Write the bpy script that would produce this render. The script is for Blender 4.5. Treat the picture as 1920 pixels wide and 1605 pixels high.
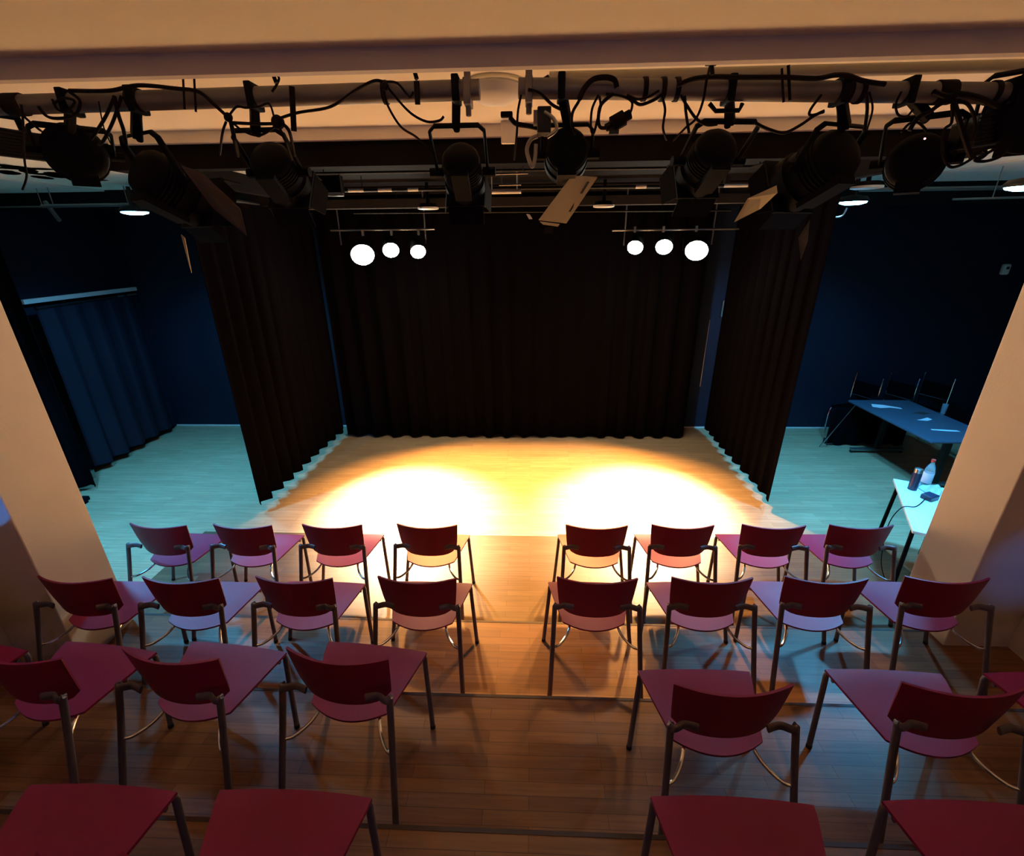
import bpy, bmesh, math, random
from mathutils import Vector, Matrix, Quaternion
random.seed(7)
PI = math.pi
D = bpy.data
SC = bpy.context.scene
for o in list(D.objects):
    D.objects.remove(o, do_unlink=True)
C = SC.collection

# ------------------------------------------------------------------ camera
CAM = Vector((0, 0, 2.95))
RX = Vector((0.99919, 0.03867, -0.01089))      # image right
DN = Vector((0.00444, -0.37563, -0.92676))     # image down
FW = Vector((-0.03993, 0.92596, -0.37550))     # view direction
FPX = 862.0
cd = D.cameras.new('camera'); cam = D.objects.new('camera', cd); C.objects.link(cam)
cd.sensor_fit = 'HORIZONTAL'; cd.sensor_width = 36; cd.lens = FPX / 1920 * 36
cd.clip_start = 0.02; cd.clip_end = 100
m = Matrix.Identity(4)
for i in range(3):
    m[i][0] = RX[i]; m[i][1] = -DN[i]; m[i][2] = -FW[i]; m[i][3] = CAM[i]
cam.matrix_world = m
SC.camera = cam

# ------------------------------------------------------------------ world, exposure
w = D.worlds.new('world'); SC.world = w; w.use_nodes = True
w.node_tree.nodes['Background'].inputs[0].default_value = (0.35, 0.2, 0.5, 1)
w.node_tree.nodes['Background'].inputs[1].default_value = 0.012
SC.view_settings.view_transform = 'Standard'; SC.view_settings.look = 'None'
SC.view_settings.exposure = 0.1; SC.view_settings.gamma = 1.0
SC.view_settings.use_curve_mapping = False

def at(px, py, Y):
    """point of the room seen at a pixel of the photograph, at depth Y"""
    r = RX * (px - 960) + DN * (py - 802.5) + FW * FPX
    return CAM + r * (Y / r.y)

# ------------------------------------------------------------------ lamps of the room
WARM = (1.0, 0.46, 0.10); POOL = (1.0, 0.86, 0.60); CYAN = (0.055, 0.45, 0.95)
def spot(name, loc, target, power, color, half, blend, size=0.05):
    l = D.lights.new(name, 'SPOT'); l.energy = power; l.color = color
    l.spot_size = 2 * math.radians(half); l.spot_blend = blend; l.shadow_soft_size = size
    o = D.objects.new(name, l); C.objects.link(o); o.location = loc
    o.rotation_euler = (Vector(target) - Vector(loc)).to_track_quat('-Z', 'Y').to_euler()
    return o
def disk(name, loc, power, color, size, tilt=(0, 0, 0)):
    l = D.lights.new(name, 'AREA'); l.shape = 'DISK'; l.size = size; l.energy = power; l.color = color
    o = D.objects.new(name, l); C.objects.link(o); o.location = loc; o.rotation_euler = tilt
    return o
# six stage lamps: (x, y, z), aim on the floor, watts, colour, half cone, blend, radius of the lens
STAGE = [((-2.187, 6.30, 2.812), (-1.45, 4.68, 0), 7200, POOL, 23, 1.0, 0.150, 'large round stage lamp lit white, leftmost on the left light bar'),
         ((-1.810, 6.30, 2.866), (-1.2, 4.7, 0), 880, WARM, 36, 0.5, 0.105, 'lit round stage lamp, middle one on the left light bar'),
         ((-1.457, 6.30, 2.844), (-0.6, 5.0, 0), 880, WARM, 36, 0.5, 0.098, 'lit round stage lamp, nearest the stage centre on the left light bar'),
         ((1.314, 6.30, 2.866), (0.6, 5.0, 0), 880, WARM, 36, 0.5, 0.098, 'lit round stage lamp, nearest the stage centre on the right light bar'),
         ((1.674, 6.30, 2.868), (1.2, 4.7, 0), 880, WARM, 36, 0.5, 0.105, 'lit round stage lamp, middle one on the right light bar'),
         ((2.084, 6.30, 2.820), (1.32, 4.80, 0), 7200, POOL, 23, 1.0, 0.140, 'large round stage lamp lit white, rightmost on the right light bar')]
for k, (p, t, e, c, h, b, r, lab) in enumerate(STAGE):
    d = (Vector(t) - Vector(p)).normalized()
    spot('stage_beam', Vector(p) + d * 0.06, t, e, c, h, b, 0.05)
# four cyan work lamps over the wings
WINGL = [(-4.157, 5.166, 3.30), (3.221, 5.252, 3.30), (3.62, 3.923, 3.30), (-4.35, 3.45, 3.30)]
for k, p in enumerate(WINGL):
    spot('wing_lamp_light', (p[0], p[1], p[2] - 0.06), (p[0], p[1], 0), (400, 400, 760, 760)[k], CYAN, (77, 77, 59, 59)[k], 0.6, 0.11)

# added dim violet fill lamp behind the seats, brightens faces turned to the rear
l = D.lights.new('violet_fill_light', 'AREA'); l.shape = 'RECTANGLE'; l.size = 1.2; l.size_y = 0.15; l.energy = 4.5; l.color = (0.78, 0.50, 1.0)
o = D.objects.new('violet_fill_light', l); C.objects.link(o); o.location = (0, -3.0, 2.3); o.rotation_euler = (PI / 2 - 0.1, 0, 0)

# two small blue spots behind the camera that light the faces of the pillars
BLUESP = [((-3.42, -1.6, 2.95), (-3.42, 2.26, 1.80), 420, 6.2, 0.03), ((3.2, -1.2, 3.0), (3.30, 2.62, 0.90), 110, 4.6, 0.9)]
for p, q, e, h, b in BLUESP:
    spot('blue_spot_light', p, q, e, (0.02, 0.27, 1.0), h, b, 0.012)

# ------------------------------------------------------------------ materials
def mat(name, col, rough=0.5, metal=0.0, spec=0.5, noise=0.0, nscale=8.0, bump=0.0, bscale=60.0, coat=0.0, trans=0.0, emit=None, estr=0.0):
    mt = D.materials.new(name); mt.use_nodes = True
    nt = mt.node_tree; b = nt.nodes['Principled BSDF']
    b.inputs['Base Color'].default_value = (*col, 1); b.inputs['Roughness'].default_value = rough
    b.inputs['Metallic'].default_value = metal; b.inputs['Specular IOR Level'].default_value = spec
    b.inputs['Coat Weight'].default_value = coat; b.inputs['Coat Roughness'].default_value = 0.2
    b.inputs['Transmission Weight'].default_value = trans
    tc = nt.nodes.new('ShaderNodeTexCoord')
    if noise > 0:
        n = nt.nodes.new('ShaderNodeTexNoise'); n.inputs['Scale'].default_value = nscale; n.inputs['Detail'].default_value = 5
        nt.links.new(tc.outputs['Object'], n.inputs['Vector'])
        r = nt.nodes.new('ShaderNodeMixRGB'); r.blend_type = 'MIX'
        r.inputs[1].default_value = (*[c * (1 - noise) for c in col], 1)
        r.inputs[2].default_value = (*[min(1, c * (1 + noise)) for c in col], 1)
        nt.links.new(n.outputs['Fac'], r.inputs[0]); nt.links.new(r.outputs[0], b.inputs['Base Color'])
    if bump > 0:
        n2 = nt.nodes.new('ShaderNodeTexNoise'); n2.inputs['Scale'].default_value = bscale
        nt.links.new(tc.outputs['Object'], n2.inputs['Vector'])
        bp = nt.nodes.new('ShaderNodeBump'); bp.inputs['Strength'].default_value = bump; bp.inputs['Distance'].default_value = 0.01
        nt.links.new(n2.outputs['Fac'], bp.inputs['Height']); nt.links.new(bp.outputs[0], b.inputs['Normal'])
    if emit:
        b.inputs['Emission Color'].default_value = (*emit, 1); b.inputs['Emission Strength'].default_value = estr
    return mt

def wood(name, c1, c2, rough, plank=(0.9, 0.07)):
    mt = D.materials.new(name); mt.use_nodes = True
    nt = mt.node_tree; b = nt.nodes['Principled BSDF']; L = nt.links
    tc = nt.nodes.new('ShaderNodeTexCoord')
    br = nt.nodes.new('ShaderNodeTexBrick'); br.offset = 0.37; br.offset_frequency = 2
    br.inputs['Scale'].default_value = 1.0; br.inputs['Brick Width'].default_value = plank[0]; br.inputs['Row Height'].default_value = plank[1]
    br.inputs['Mortar Size'].default_value = 0.0012; br.inputs['Mortar Smooth'].default_value = 0.2; br.inputs['Bias'].default_value = 0.0
    br.inputs['Color1'].default_value = (*c1, 1); br.inputs['Color2'].default_value = (*c2, 1)
    br.inputs['Mortar'].default_value = (*[c * 0.45 for c in c2], 1)
    L.new(tc.outputs['Object'], br.inputs['Vector'])
    mp = nt.nodes.new('ShaderNodeMapping'); mp.inputs['Scale'].default_value = (3, 60, 3); L.new(tc.outputs['Object'], mp.inputs[0])
    n = nt.nodes.new('ShaderNodeTexNoise'); n.inputs['Scale'].default_value = 1.0; n.inputs['Detail'].default_value = 6; L.new(mp.outputs[0], n.inputs['Vector'])
    cr = nt.nodes.new('ShaderNodeValToRGB'); cr.color_ramp.elements[0].color = (0.72, 0.68, 0.62, 1); cr.color_ramp.elements[0].position = 0.3
    cr.color_ramp.elements[1].color = (1.1, 1.1, 1.1, 1); cr.color_ramp.elements[1].position = 0.7; L.new(n.outputs['Fac'], cr.inputs[0])
    mx = nt.nodes.new('ShaderNodeMixRGB'); mx.blend_type = 'MULTIPLY'; mx.inputs[0].default_value = 0.8
    L.new(br.outputs['Color'], mx.inputs[1]); L.new(cr.outputs[0], mx.inputs[2]); L.new(mx.outputs[0], b.inputs['Base Color'])
    b.inputs['Roughness'].default_value = rough; b.inputs['Specular IOR Level'].default_value = 0.4
    bp = nt.nodes.new('ShaderNodeBump'); bp.inputs['Strength'].default_value = 0.15; bp.inputs['Distance'].default_value = 0.003
    L.new(br.outputs['Fac'], bp.inputs['Height']); bp.invert = True; L.new(bp.outputs[0], b.inputs['Normal'])
    return mt

M = dict(
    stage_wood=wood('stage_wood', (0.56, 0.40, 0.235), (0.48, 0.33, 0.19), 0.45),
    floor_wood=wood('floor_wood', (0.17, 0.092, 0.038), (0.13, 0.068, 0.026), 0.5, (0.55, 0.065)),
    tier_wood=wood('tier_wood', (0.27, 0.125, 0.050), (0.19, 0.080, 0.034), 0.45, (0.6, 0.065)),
    cream=mat('cream_paint', (0.90, 0.84, 0.66), 0.8, noise=0.05, nscale=3, bump=0.05),
    cream_lit=mat('lit_cream_paint', (0.97, 0.91, 0.78), 0.8, noise=0.03, nscale=3),  # same cream paint, lightened to imitate stronger light on the far ceiling
    white=mat('white_paint', (0.78, 0.74, 0.68), 0.7, noise=0.04, nscale=4),
    beam=mat('beam_paint', (0.60, 0.54, 0.50), 0.8, noise=0.05),
    pillar=mat('pillar_plaster', (0.62, 0.54, 0.46), 0.75, noise=0.05, nscale=5, bump=0.08),
    blackwall=mat('black_wall_paint', (0.0055, 0.008, 0.020), 0.7, spec=0.3, noise=0.2, nscale=3, bump=0.1, bscale=25),
    blackceil=mat('black_ceiling_paint', (0.010, 0.009, 0.010), 0.9, spec=0.03, noise=0.2),
    curtain=mat('black_stage_cloth', (0.0034, 0.0028, 0.0036), 0.95, spec=0.0, noise=0.15, nscale=20, bump=0.1, bscale=200),
    bluecurtain=mat('dark_blue_cloth', (0.006, 0.005, 0.014), 0.8, spec=0.3, noise=0.15, nscale=20),
    red=mat('red_lacquered_ply', (0.24, 0.003, 0.045), 0.46, spec=0.42, noise=0.06, nscale=10, coat=0.0),
    frame=mat('grey_painted_steel', (0.13, 0.11, 0.13), 0.38, metal=0.4, noise=0.05),
    chrome=mat('chrome', (0.75, 0.75, 0.78), 0.15, metal=1.0),
    rubber=mat('black_rubber', (0.015, 0.015, 0.015), 0.8),
    black=mat('black_metal', (0.0050, 0.0046, 0.0066), 0.65, metal=0.0, spec=0.06, noise=0.1),
    dkmetal=mat('dark_metal', (0.010, 0.009, 0.010), 0.5, spec=0.3, noise=0.1),
    pipe=mat('grey_pipe', (0.17, 0.15, 0.14), 0.55, metal=0.5, noise=0.15, nscale=15),
    trunk=mat('trunking', (0.42, 0.37, 0.28), 0.6),
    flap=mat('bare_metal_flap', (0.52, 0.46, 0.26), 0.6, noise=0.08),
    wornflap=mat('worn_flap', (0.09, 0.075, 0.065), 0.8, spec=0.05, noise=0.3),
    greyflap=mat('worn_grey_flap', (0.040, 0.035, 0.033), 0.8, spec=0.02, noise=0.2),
    cable=mat('black_cable', (0.010, 0.005, 0.006), 0.7, spec=0.1),
    steel=mat('dull_steel', (0.35, 0.34, 0.33), 0.35, metal=0.9),
    lens=mat('lit_lens', (1, 1, 1), 0.4, emit=(1.0, 0.92, 0.74), estr=90),
    cyanlens=mat('lit_cyan_lens', (1, 1, 1), 0.4, emit=(0.22, 0.66, 1.0), estr=30),
    tube=mat('unlit_tube', (0.75, 0.70, 0.62), 0.4),
    glass=mat('clear_plastic', (0.75, 0.85, 0.95), 0.08, trans=0.85),
    redcap=mat('red_cap', (0.7, 0.05, 0.04), 0.4),
    paper=mat('paper', (0.8, 0.82, 0.85), 0.7),
    tabletop=mat('dark_table_top', (0.07, 0.09, 0.13), 0.45, noise=0.1),
    whitetop=mat('white_table_top', (0.80, 0.82, 0.82), 0.4),
    darkblue=mat('dark_bottle', (0.03, 0.03, 0.06), 0.35),
    nosing=mat('brown_nosing', (0.055, 0.028, 0.018), 0.6),
    leaf=mat('leaf_shadow_tone', (0.10, 0.035, 0.03), 0.8),  # shadow tone of the leaf-shaped plates
)

# ------------------------------------------------------------------ mesh helpers
def add_box(bm, c, s, rot=None):
    vs = bmesh.ops.create_cube(bm, size=1)['verts']
    mt = Matrix.Translation(Vector(c)) @ (rot.to_matrix().to_4x4() if rot is not None else Matrix.Identity(4)) @ Matrix.Diagonal((*s, 1))
    bmesh.ops.transform(bm, matrix=mt, verts=vs)
def bx(x0, x1, y0, y1, z0, z1):
    bm = bmesh.new(); add_box(bm, ((x0 + x1) / 2, (y0 + y1) / 2, (z0 + z1) / 2), (x1 - x0, y1 - y0, z1 - z0)); return bm
def spline(pts, n=6):
    P = [Vector(p) for p in pts]
    if len(P) < 3: return P
    out = []
    for i in range(len(P) - 1):
        p0 = P[max(i - 1, 0)]; p1 = P[i]; p2 = P[i + 1]; p3 = P[min(i + 2, len(P) - 1)]
        for k in range(n):
            t = k / n
            out.append(0.5 * ((2 * p1) + (p2 - p0) * t + (2 * p0 - 5 * p1 + 4 * p2 - p3) * t * t + (3 * p1 - p0 - 3 * p2 + p3) * t ** 3))
    out.append(P[-1]); return out
def add_tube(bm, pts, r, n=8, r2=None, flat=None):
    P = [Vector(p) for p in pts]; rings = []
    up = None
    for i, p in enumerate(P):
        t = (P[min(i + 1, len(P) - 1)] - P[max(i - 1, 0)]).normalized()
        if up is None:
            up = t.orthogonal().normalized()
            if flat is not None:
                f = Vector(flat); up = (f - t * f.dot(t)).normalized()
        else:
            up = (up - t * up.dot(t))
            up = up.normalized() if up.length > 1e-6 else t.orthogonal().normalized()
        sd = t.cross(up)
        f = i / max(1, len(P) - 1)
        ra = r if r2 is None else r + (r2 - r) * f
        rb = ra if flat is None else ra * 0.45
        rings.append([bm.verts.new(p + up * (math.cos(a) * ra) + sd * (math.sin(a) * rb)) for a in [2 * PI * k / n for k in range(n)]])
    for a, b in zip(rings, rings[1:]):
        for k in range(n): bm.faces.new((a[k], a[(k + 1) % n], b[(k + 1) % n], b[k]))
    bm.faces.new(rings[0][::-1]); bm.faces.new(rings[-1])
def add_lathe(bm, prof, mtx, n=24, sx=1.0):
    """prof: (r, h) pairs along local Z"""
    rings = []
    for r, h in prof:
        rings.append([bm.verts.new(mtx @ Vector((math.cos(a) * max(r, 1e-4) * sx, math.sin(a) * max(r, 1e-4), h))) for a in [2 * PI * k / n for k in range(n)]])
    for a, b in zip(rings, rings[1:]):
        for k in range(n): bm.faces.new((a[k], a[(k + 1) % n], b[(k + 1) % n], b[k]))
    bm.faces.new(rings[0][::-1]); bm.faces.new(rings[-1])
def add_plate(bm, corners, th):
    """a flat plate through four corners with thickness"""
    c = [Vector(p) for p in corners]
    n = (c[1] - c[0]).cross(c[3] - c[0]).normalized() * th
    a = [bm.verts.new(p) for p in c]; b = [bm.verts.new(p + n) for p in c]; k = len(c)
    bm.faces.new(a); bm.faces.new(b[::-1])
    for i in range(k): bm.faces.new((a[i], b[i], b[(i + 1) % k], a[(i + 1) % k]))
def obj(name, bm, m, parent=None, smooth=False, bevel=0.0):
    bmesh.ops.recalc_face_normals(bm, faces=bm.faces)
    me = D.meshes.new(name); bm.to_mesh(me); bm.free(); me.materials.append(M[m] if isinstance(m, str) else m)
    o = D.objects.new(name, me); C.objects.link(o)
    if parent: o.parent = parent
    if smooth:
        me.polygons.foreach_set('use_smooth', [True] * len(me.polygons))
        try: me.set_sharp_from_angle(angle=math.radians(40))
        except Exception: pass
    if bevel > 0:
        b = o.modifiers.new('bevel', 'BEVEL'); b.width = bevel; b.segments = 2; b.limit_method = 'ANGLE'
    return o
def tag(o, label, cat, group=None, kind=None):
    o['label'] = label; o['category'] = cat
    if group: o['group'] = group
    if kind: o['kind'] = kind
    return o
def struct(name, bm, m, label=None, parent=None, **k):
    o = obj(name, bm, m, parent, **k)
    if parent is None: o['kind'] = 'structure'
    if label: o['label'] = label
    return o
def thing(name, label, cat, loc=(0, 0, 0), rz=0, group=None):
    o = D.objects.new(name, None); C.objects.link(o); o.location = loc; o.rotation_euler = (0, 0, rz)
    o.empty_display_size = 0.1
    return tag(o, label, cat, group)
def dup(root, loc, rz, label, group=None):
    r = root.copy(); C.objects.link(r); r.location = loc; r.rotation_euler = (0, 0, rz); r['label'] = label
    if group: r['group'] = group
    for ch in list(root.children):
        c = ch.copy(); C.objects.link(c); c.parent = r
        for g in ch.children:
            d = g.copy(); C.objects.link(d); d.parent = c
    return r
def frame_to(d, up=(0, 0, 1)):
    """4x4 rotation whose Z axis is d and whose Y axis is as near up as can be"""
    z = Vector(d).normalized(); u = Vector(up); x = u.cross(z)
    x = x.normalized() if x.length > 1e-5 else Vector((1, 0, 0)); y = z.cross(x)
    return Matrix(((x.x, y.x, z.x, 0), (x.y, y.y, z.y, 0), (x.z, y.z, z.z, 0), (0, 0, 0, 1)))

# ================================================================== the setting
YB = 7.33
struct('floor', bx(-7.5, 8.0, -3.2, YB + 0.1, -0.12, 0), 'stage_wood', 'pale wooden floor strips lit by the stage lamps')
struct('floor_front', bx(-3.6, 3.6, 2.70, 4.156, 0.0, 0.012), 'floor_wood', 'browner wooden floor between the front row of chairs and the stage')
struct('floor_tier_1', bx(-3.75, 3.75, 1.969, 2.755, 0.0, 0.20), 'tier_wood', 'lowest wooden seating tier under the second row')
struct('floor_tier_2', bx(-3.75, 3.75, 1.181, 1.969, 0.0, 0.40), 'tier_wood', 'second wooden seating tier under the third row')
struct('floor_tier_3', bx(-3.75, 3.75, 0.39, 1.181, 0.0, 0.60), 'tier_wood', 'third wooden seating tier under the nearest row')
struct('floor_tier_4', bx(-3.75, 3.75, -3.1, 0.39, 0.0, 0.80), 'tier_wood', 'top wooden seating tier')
for nm, y, z in (('trim_1', 2.755, 0.2), ('trim_2', 1.969, 0.4), ('trim_3', 1.181, 0.6)):
    struct(nm, bx(-3.7, 3.7, y - 0.012, y + 0.006, z - 0.03, z + 0.002), 'nosing', 'dark nosing strip on the tier edge')
struct('wall_back', bx(-7.5, 8.0, YB, YB + 0.15, 0, 3.7), 'blackwall', 'black painted wall behind the stage')
struct('wall_left', bx(-6.45, -6.25, 2.0, YB, 0, 3.7), 'blackwall', 'black painted side wall of the left wing')
struct('wall_right', bx(7.3, 7.5, 2.0, YB, 0, 3.7), 'blackwall', 'black painted side wall of the right wing')
struct('baseboard_back', bx(-6.25, 7.3, YB - 0.012, YB, 0, 0.02), 'white', 'pale strip at the foot of the black back wall')
# pillars and the audience side walls
struct('wall_pillar_left', bx(-3.60, -3.15, 2.26, 2.70, 0, 3.44), 'pillar', 'cream plastered pillar left of the seating', bevel=0.008)
struct('wall_pillar_right', bx(3.0, 3.45, 2.62, 3.05, 0, 3.44), 'pillar', 'cream plastered pillar right of the seating', bevel=0.008)
struct('wall_left_audience', bx(-3.75, -3.60, -3.2, 2.50, 0, 3.44), 'pillar', 'cream wall along the left of the seating')
struct('wall_right_audience', bx(3.45, 3.60, -3.2, 2.90, 0, 3.44), 'pillar', 'cream wall along the right of the seating')
struct('wall_rear', bx(-3.75, 3.75, -3.35, -3.2, 0, 3.6), 'blackwall')
# ceiling
struct('ceiling', bx(-3.9, 3.9, -3.3, 1.50, 3.435, 3.75), 'cream', 'cream ceiling over the audience')
struct('ceiling_beam', bx(-7.4, 7.9, 1.50, 1.53, 3.384, 3.75), 'beam', 'dull cream beam crossing the ceiling above the seats')
struct('ceiling_far', bx(-7.4, 7.9, 1.53, 3.20, 3.60, 3.75), 'cream_lit', 'cream ceiling behind the lighting pipes')
struct('ceiling_step', bx(-2.62, 2.62, 3.20, 3.25, 3.536, 3.75), 'cream_lit', 'cream edge above the black stage fascia')
struct('ceiling_wing_left', bx(-4.9, -2.62, 3.20, 5.73, 3.55, 3.75), 'cream_lit', 'cream ceiling over the left wing')
struct('ceiling_wing_right', bx(2.62, 4.08, 3.20, 6.1, 3.55, 3.75), 'cream_lit', 'cream ceiling over the right wing')
struct('ceiling_lit_strip_left', bx(-7.4, -4.9, 3.20, 5.73, 3.535, 3.75), 'white', 'ceiling strip whitened as if lit, over the far left')  # white colour and slight drop stand in for cyan lamplight on the ceiling
struct('ceiling_lit_strip_right', bx(4.08, 7.9, 3.20, 6.1, 3.535, 3.75), 'white', 'ceiling strip whitened as if lit, over the far right')  # same on the right: whitened where the cyan lamp lights the ceiling
struct('ceiling_stage', bx(-7.4, 7.9, 6.1, YB + 0.1, 3.56, 3.75), 'blackceil', 'black ceiling over the back of the stage')
struct('ceiling_stage_front', bx(-2.62, 2.62, 3.36, 6.1, 3.58, 3.75), 'blackceil', 'black ceiling over the stage')
struct('trim_fascia_centre', bx(-2.62, 2.62, 3.25, 3.36, 3.40, 3.70), 'blackceil', 'black fascia beam in front of the stage ceiling')
struct('trim_fascia_left_side', bx(-2.70, -2.62, 3.25, 6.1, 3.40, 3.70), 'blackceil')
struct('trim_fascia_right_side', bx(2.62, 2.70, 3.25, 6.1, 3.40, 3.70), 'blackceil')
struct('trim_fascia_left', bx(-6.25, -2.70, 5.73, 5.83, 3.36, 3.70), 'blackceil', 'black fascia over the left wing')
struct('trim_fascia_right', bx(2.70, 7.3, 6.10, 6.20, 3.30, 3.70), 'blackceil', 'black fascia over the right wing')
struct('ceiling_black_left', bx(-6.25, -2.70, 5.83, 6.1, 3.55, 3.7), 'blackceil')

# ================================================================== chairs
def loft_panel(rows, th):
    """rows: list of rows of Vectors -> thick sheet"""
    bm = bmesh.new(); g = [[bm.verts.new(p) for p in r] for r in rows]
    for a, b in zip(g, g[1:]):
        for k in range(len(a) - 1): bm.faces.new((a[k], a[k + 1], b[k + 1], b[k]))
    bmesh.ops.recalc_face_normals(bm, faces=bm.faces)
    bmesh.ops.solidify(bm, geom=bm.faces[:], thickness=th)
    return bm
def make_chair(label):
    t = thing('stacking_chair', label, 'chair')
    # seat: wide square front, narrower rounded rear, dips slightly at the rear
    rows = []
    for j in range(9):
        v = j / 8
        hw = 0.200 + (0.288 - 0.200) * min(1, v * 1.05)
        row = []
        for i in range(13):
            u = -1 + 2 * i / 12
            y = -0.045 + 0.06 * u * u * (1 - v) + v * 0.42 - 0.02 * u * u * v
            z = 0.425 + 0.035 * v + 0.010 * u * u - 0.012 * math.sin(v * PI) * (1 - u * u)
            if v > 0.95: z -= 0.004
            row.append(Vector((u * hw, y, z)))
        rows.append(row)
    obj('seat', loft_panel(rows, 0.012), 'red', t, smooth=True)
    # curved backrest shell, flaring towards the top corners
    rows = []
    for j in range(9):
        v = j / 8
        hw = 0.228 + 0.024 * v
        row = []
        for i in range(15):
            u = -1 + 2 * i / 14
            zc = 0.518 + 0.290 * v
            z = zc + (1 - v) ** 3 * 0.055 * abs(u) ** 6 - v * 0.004 * (1 - u * u)
            y = 0.025 - 0.025 * v - 0.055 * (1 - u * u)
            row.append(Vector((u * hw, y, z)))
        rows.append(row)
    obj('backrest', loft_panel(rows, 0.011), 'red', t, smooth=True)
    for s in (-1, 1):
        bm = bmesh.new()
        add_tube(bm, spline([(s * 0.262, -0.062, 0.640), (s * 0.263, -0.067, 0.62), (s * 0.272, -0.125, 0.40), (s * 0.290, -0.235, 0.012)]), 0.0155, 10)
        lg = obj('leg', bm, 'frame', t, smooth=True)
        bm = bmesh.new(); add_tube(bm, [(s * 0.2897, -0.233, 0.02), (s * 0.2905, -0.238, 0.0)], 0.016, 10); obj('foot_cap', bm, 'rubber', lg)
        bm = bmesh.new()
        add_tube(bm, spline([(s * 0.262, 0.35, 0.444), (s * 0.274, 0.352, 0.425), (s * 0.280, 0.338, 0.36), (s * 0.315, 0.262, 0.012)]), 0.014, 10)
        lg = obj('leg', bm, 'frame', t, smooth=True)
        bm = bmesh.new(); add_tube(bm, [(s * 0.3145, 0.263, 0.02), (s * 0.316, 0.260, 0.0)], 0.015, 10); obj('foot_cap', bm, 'rubber', lg)
        # arm bracket: from the post forward and round the back of the shell
        bm = bmesh.new()
        add_tube(bm, spline([(s * 0.264, -0.050, 0.632), (s * 0.261, -0.072, 0.640), (s * 0.240, -0.072, 0.640), (s * 0.20, -0.052, 0.634), (s * 0.145, -0.064, 0.630)]), 0.019, 10, flat=(0, 0, 1))
        obj('arm_bracket', bm, 'frame', t, smooth=True)
        # chrome support bow under the seat
        bm = bmesh.new()
        add_tube(bm, spline([(s * 0.274, -0.135, 0.372), (s * 0.232, -0.112, 0.366), (s * 0.182, -0.050, 0.380), (s * 0.155, 0.015, 0.406), (s * 0.15, 0.10, 0.420)]), 0.0085, 8)
        o = obj('support_bow', bm, 'chrome', t, smooth=True); o['label'] = 'curved chrome support under the seat'
    bm = bmesh.new()
    add_tube(bm, [(-0.268, 0.315, 0.432), (0.268, 0.315, 0.432)], 0.010, 8)
    add_tube(bm, [(-0.15, 0.09, 0.416), (-0.24, 0.31, 0.430)], 0.008, 8); add_tube(bm, [(0.15, 0.09, 0.416), (0.24, 0.31, 0.430)], 0.008, 8)
    obj('seat_frame', bm, 'frame', t, smooth=True)
    return t
CH = []
def R(row, side): return {1: 'front row', 2: 'second row', 3: 'third row', 4: 'nearest row'}[row] + (' left of the aisle' if side < 0 else ' right of the aisle')
pos = {
 (1, -1): [(-3.07, 3.10, 'farthest left, nearest the left pillar'), (-2.36, 3.11, 'second from the left'), (-1.62, 3.13, 'third from the left'), (-0.84, 3.15, 'beside the aisle')],
 (1, 1): [(0.54, 3.17, 'beside the aisle'), (1.232, 3.19, 'second from the aisle'), (1.957, 3.205, 'third from the aisle'), (2.65, 3.22, 'farthest right, nearest the white table')],
 (2, -1): [(-2.885, 2.235, 'farthest left, against the left pillar'), (-2.205, 2.25, 'second from the left'), (-1.483, 2.27, 'third from the left'), (-0.707, 2.29, 'beside the aisle')],
 (2, 1): [(0.42, 2.315, 'beside the aisle'), (1.13, 2.335, 'second from the aisle'), (1.832, 2.355, 'third from the aisle'), (2.567, 2.375, 'farthest right, against the right pillar')],
 (3, -1): [(-3.12, 1.48, 'cut off at the left edge'), (-2.385, 1.49, 'third from the aisle'), (-1.66, 1.51, 'second from the aisle'), (-0.885, 1.532, 'beside the aisle')],
 (3, 1): [(0.862, 1.425, 'beside the aisle'), (1.822, 1.45, 'second from the aisle'), (2.63, 1.46, 'cut off at the right edge')],
 (4, -1): [(-1.60, 0.675, 'farthest left, seat tinged violet'), (-0.868, 0.68, 'nearest the aisle, plain red seat')],
 (4, 1): [(0.728, 0.71, 'nearest the aisle, bright red seat'), (1.56, 0.725, 'farthest right, dark red seat')],
}
proto = None
for (row, side), lst in pos.items():
    for k, (x, y, where) in enumerate(lst):
        z = (row - 1) * 0.2 + (0.012 if row == 1 else 0)
        lab = 'red chair in the %s, %s' % (R(row, side), where)
        rz = random.uniform(-0.02, 0.02)
        if row == 3 and side < 0: rz = -0.10
        if row == 1 and k == 0 and side < 0: rz = -0.04
        if proto is None:
            proto = make_chair(lab); proto.location = (x, y, z); proto.rotation_euler = (0, 0, rz); o = proto
        else: o = dup(proto, (x, y, z), rz, lab)
        o['group'] = 'red chairs in rows facing the stage'

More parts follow.
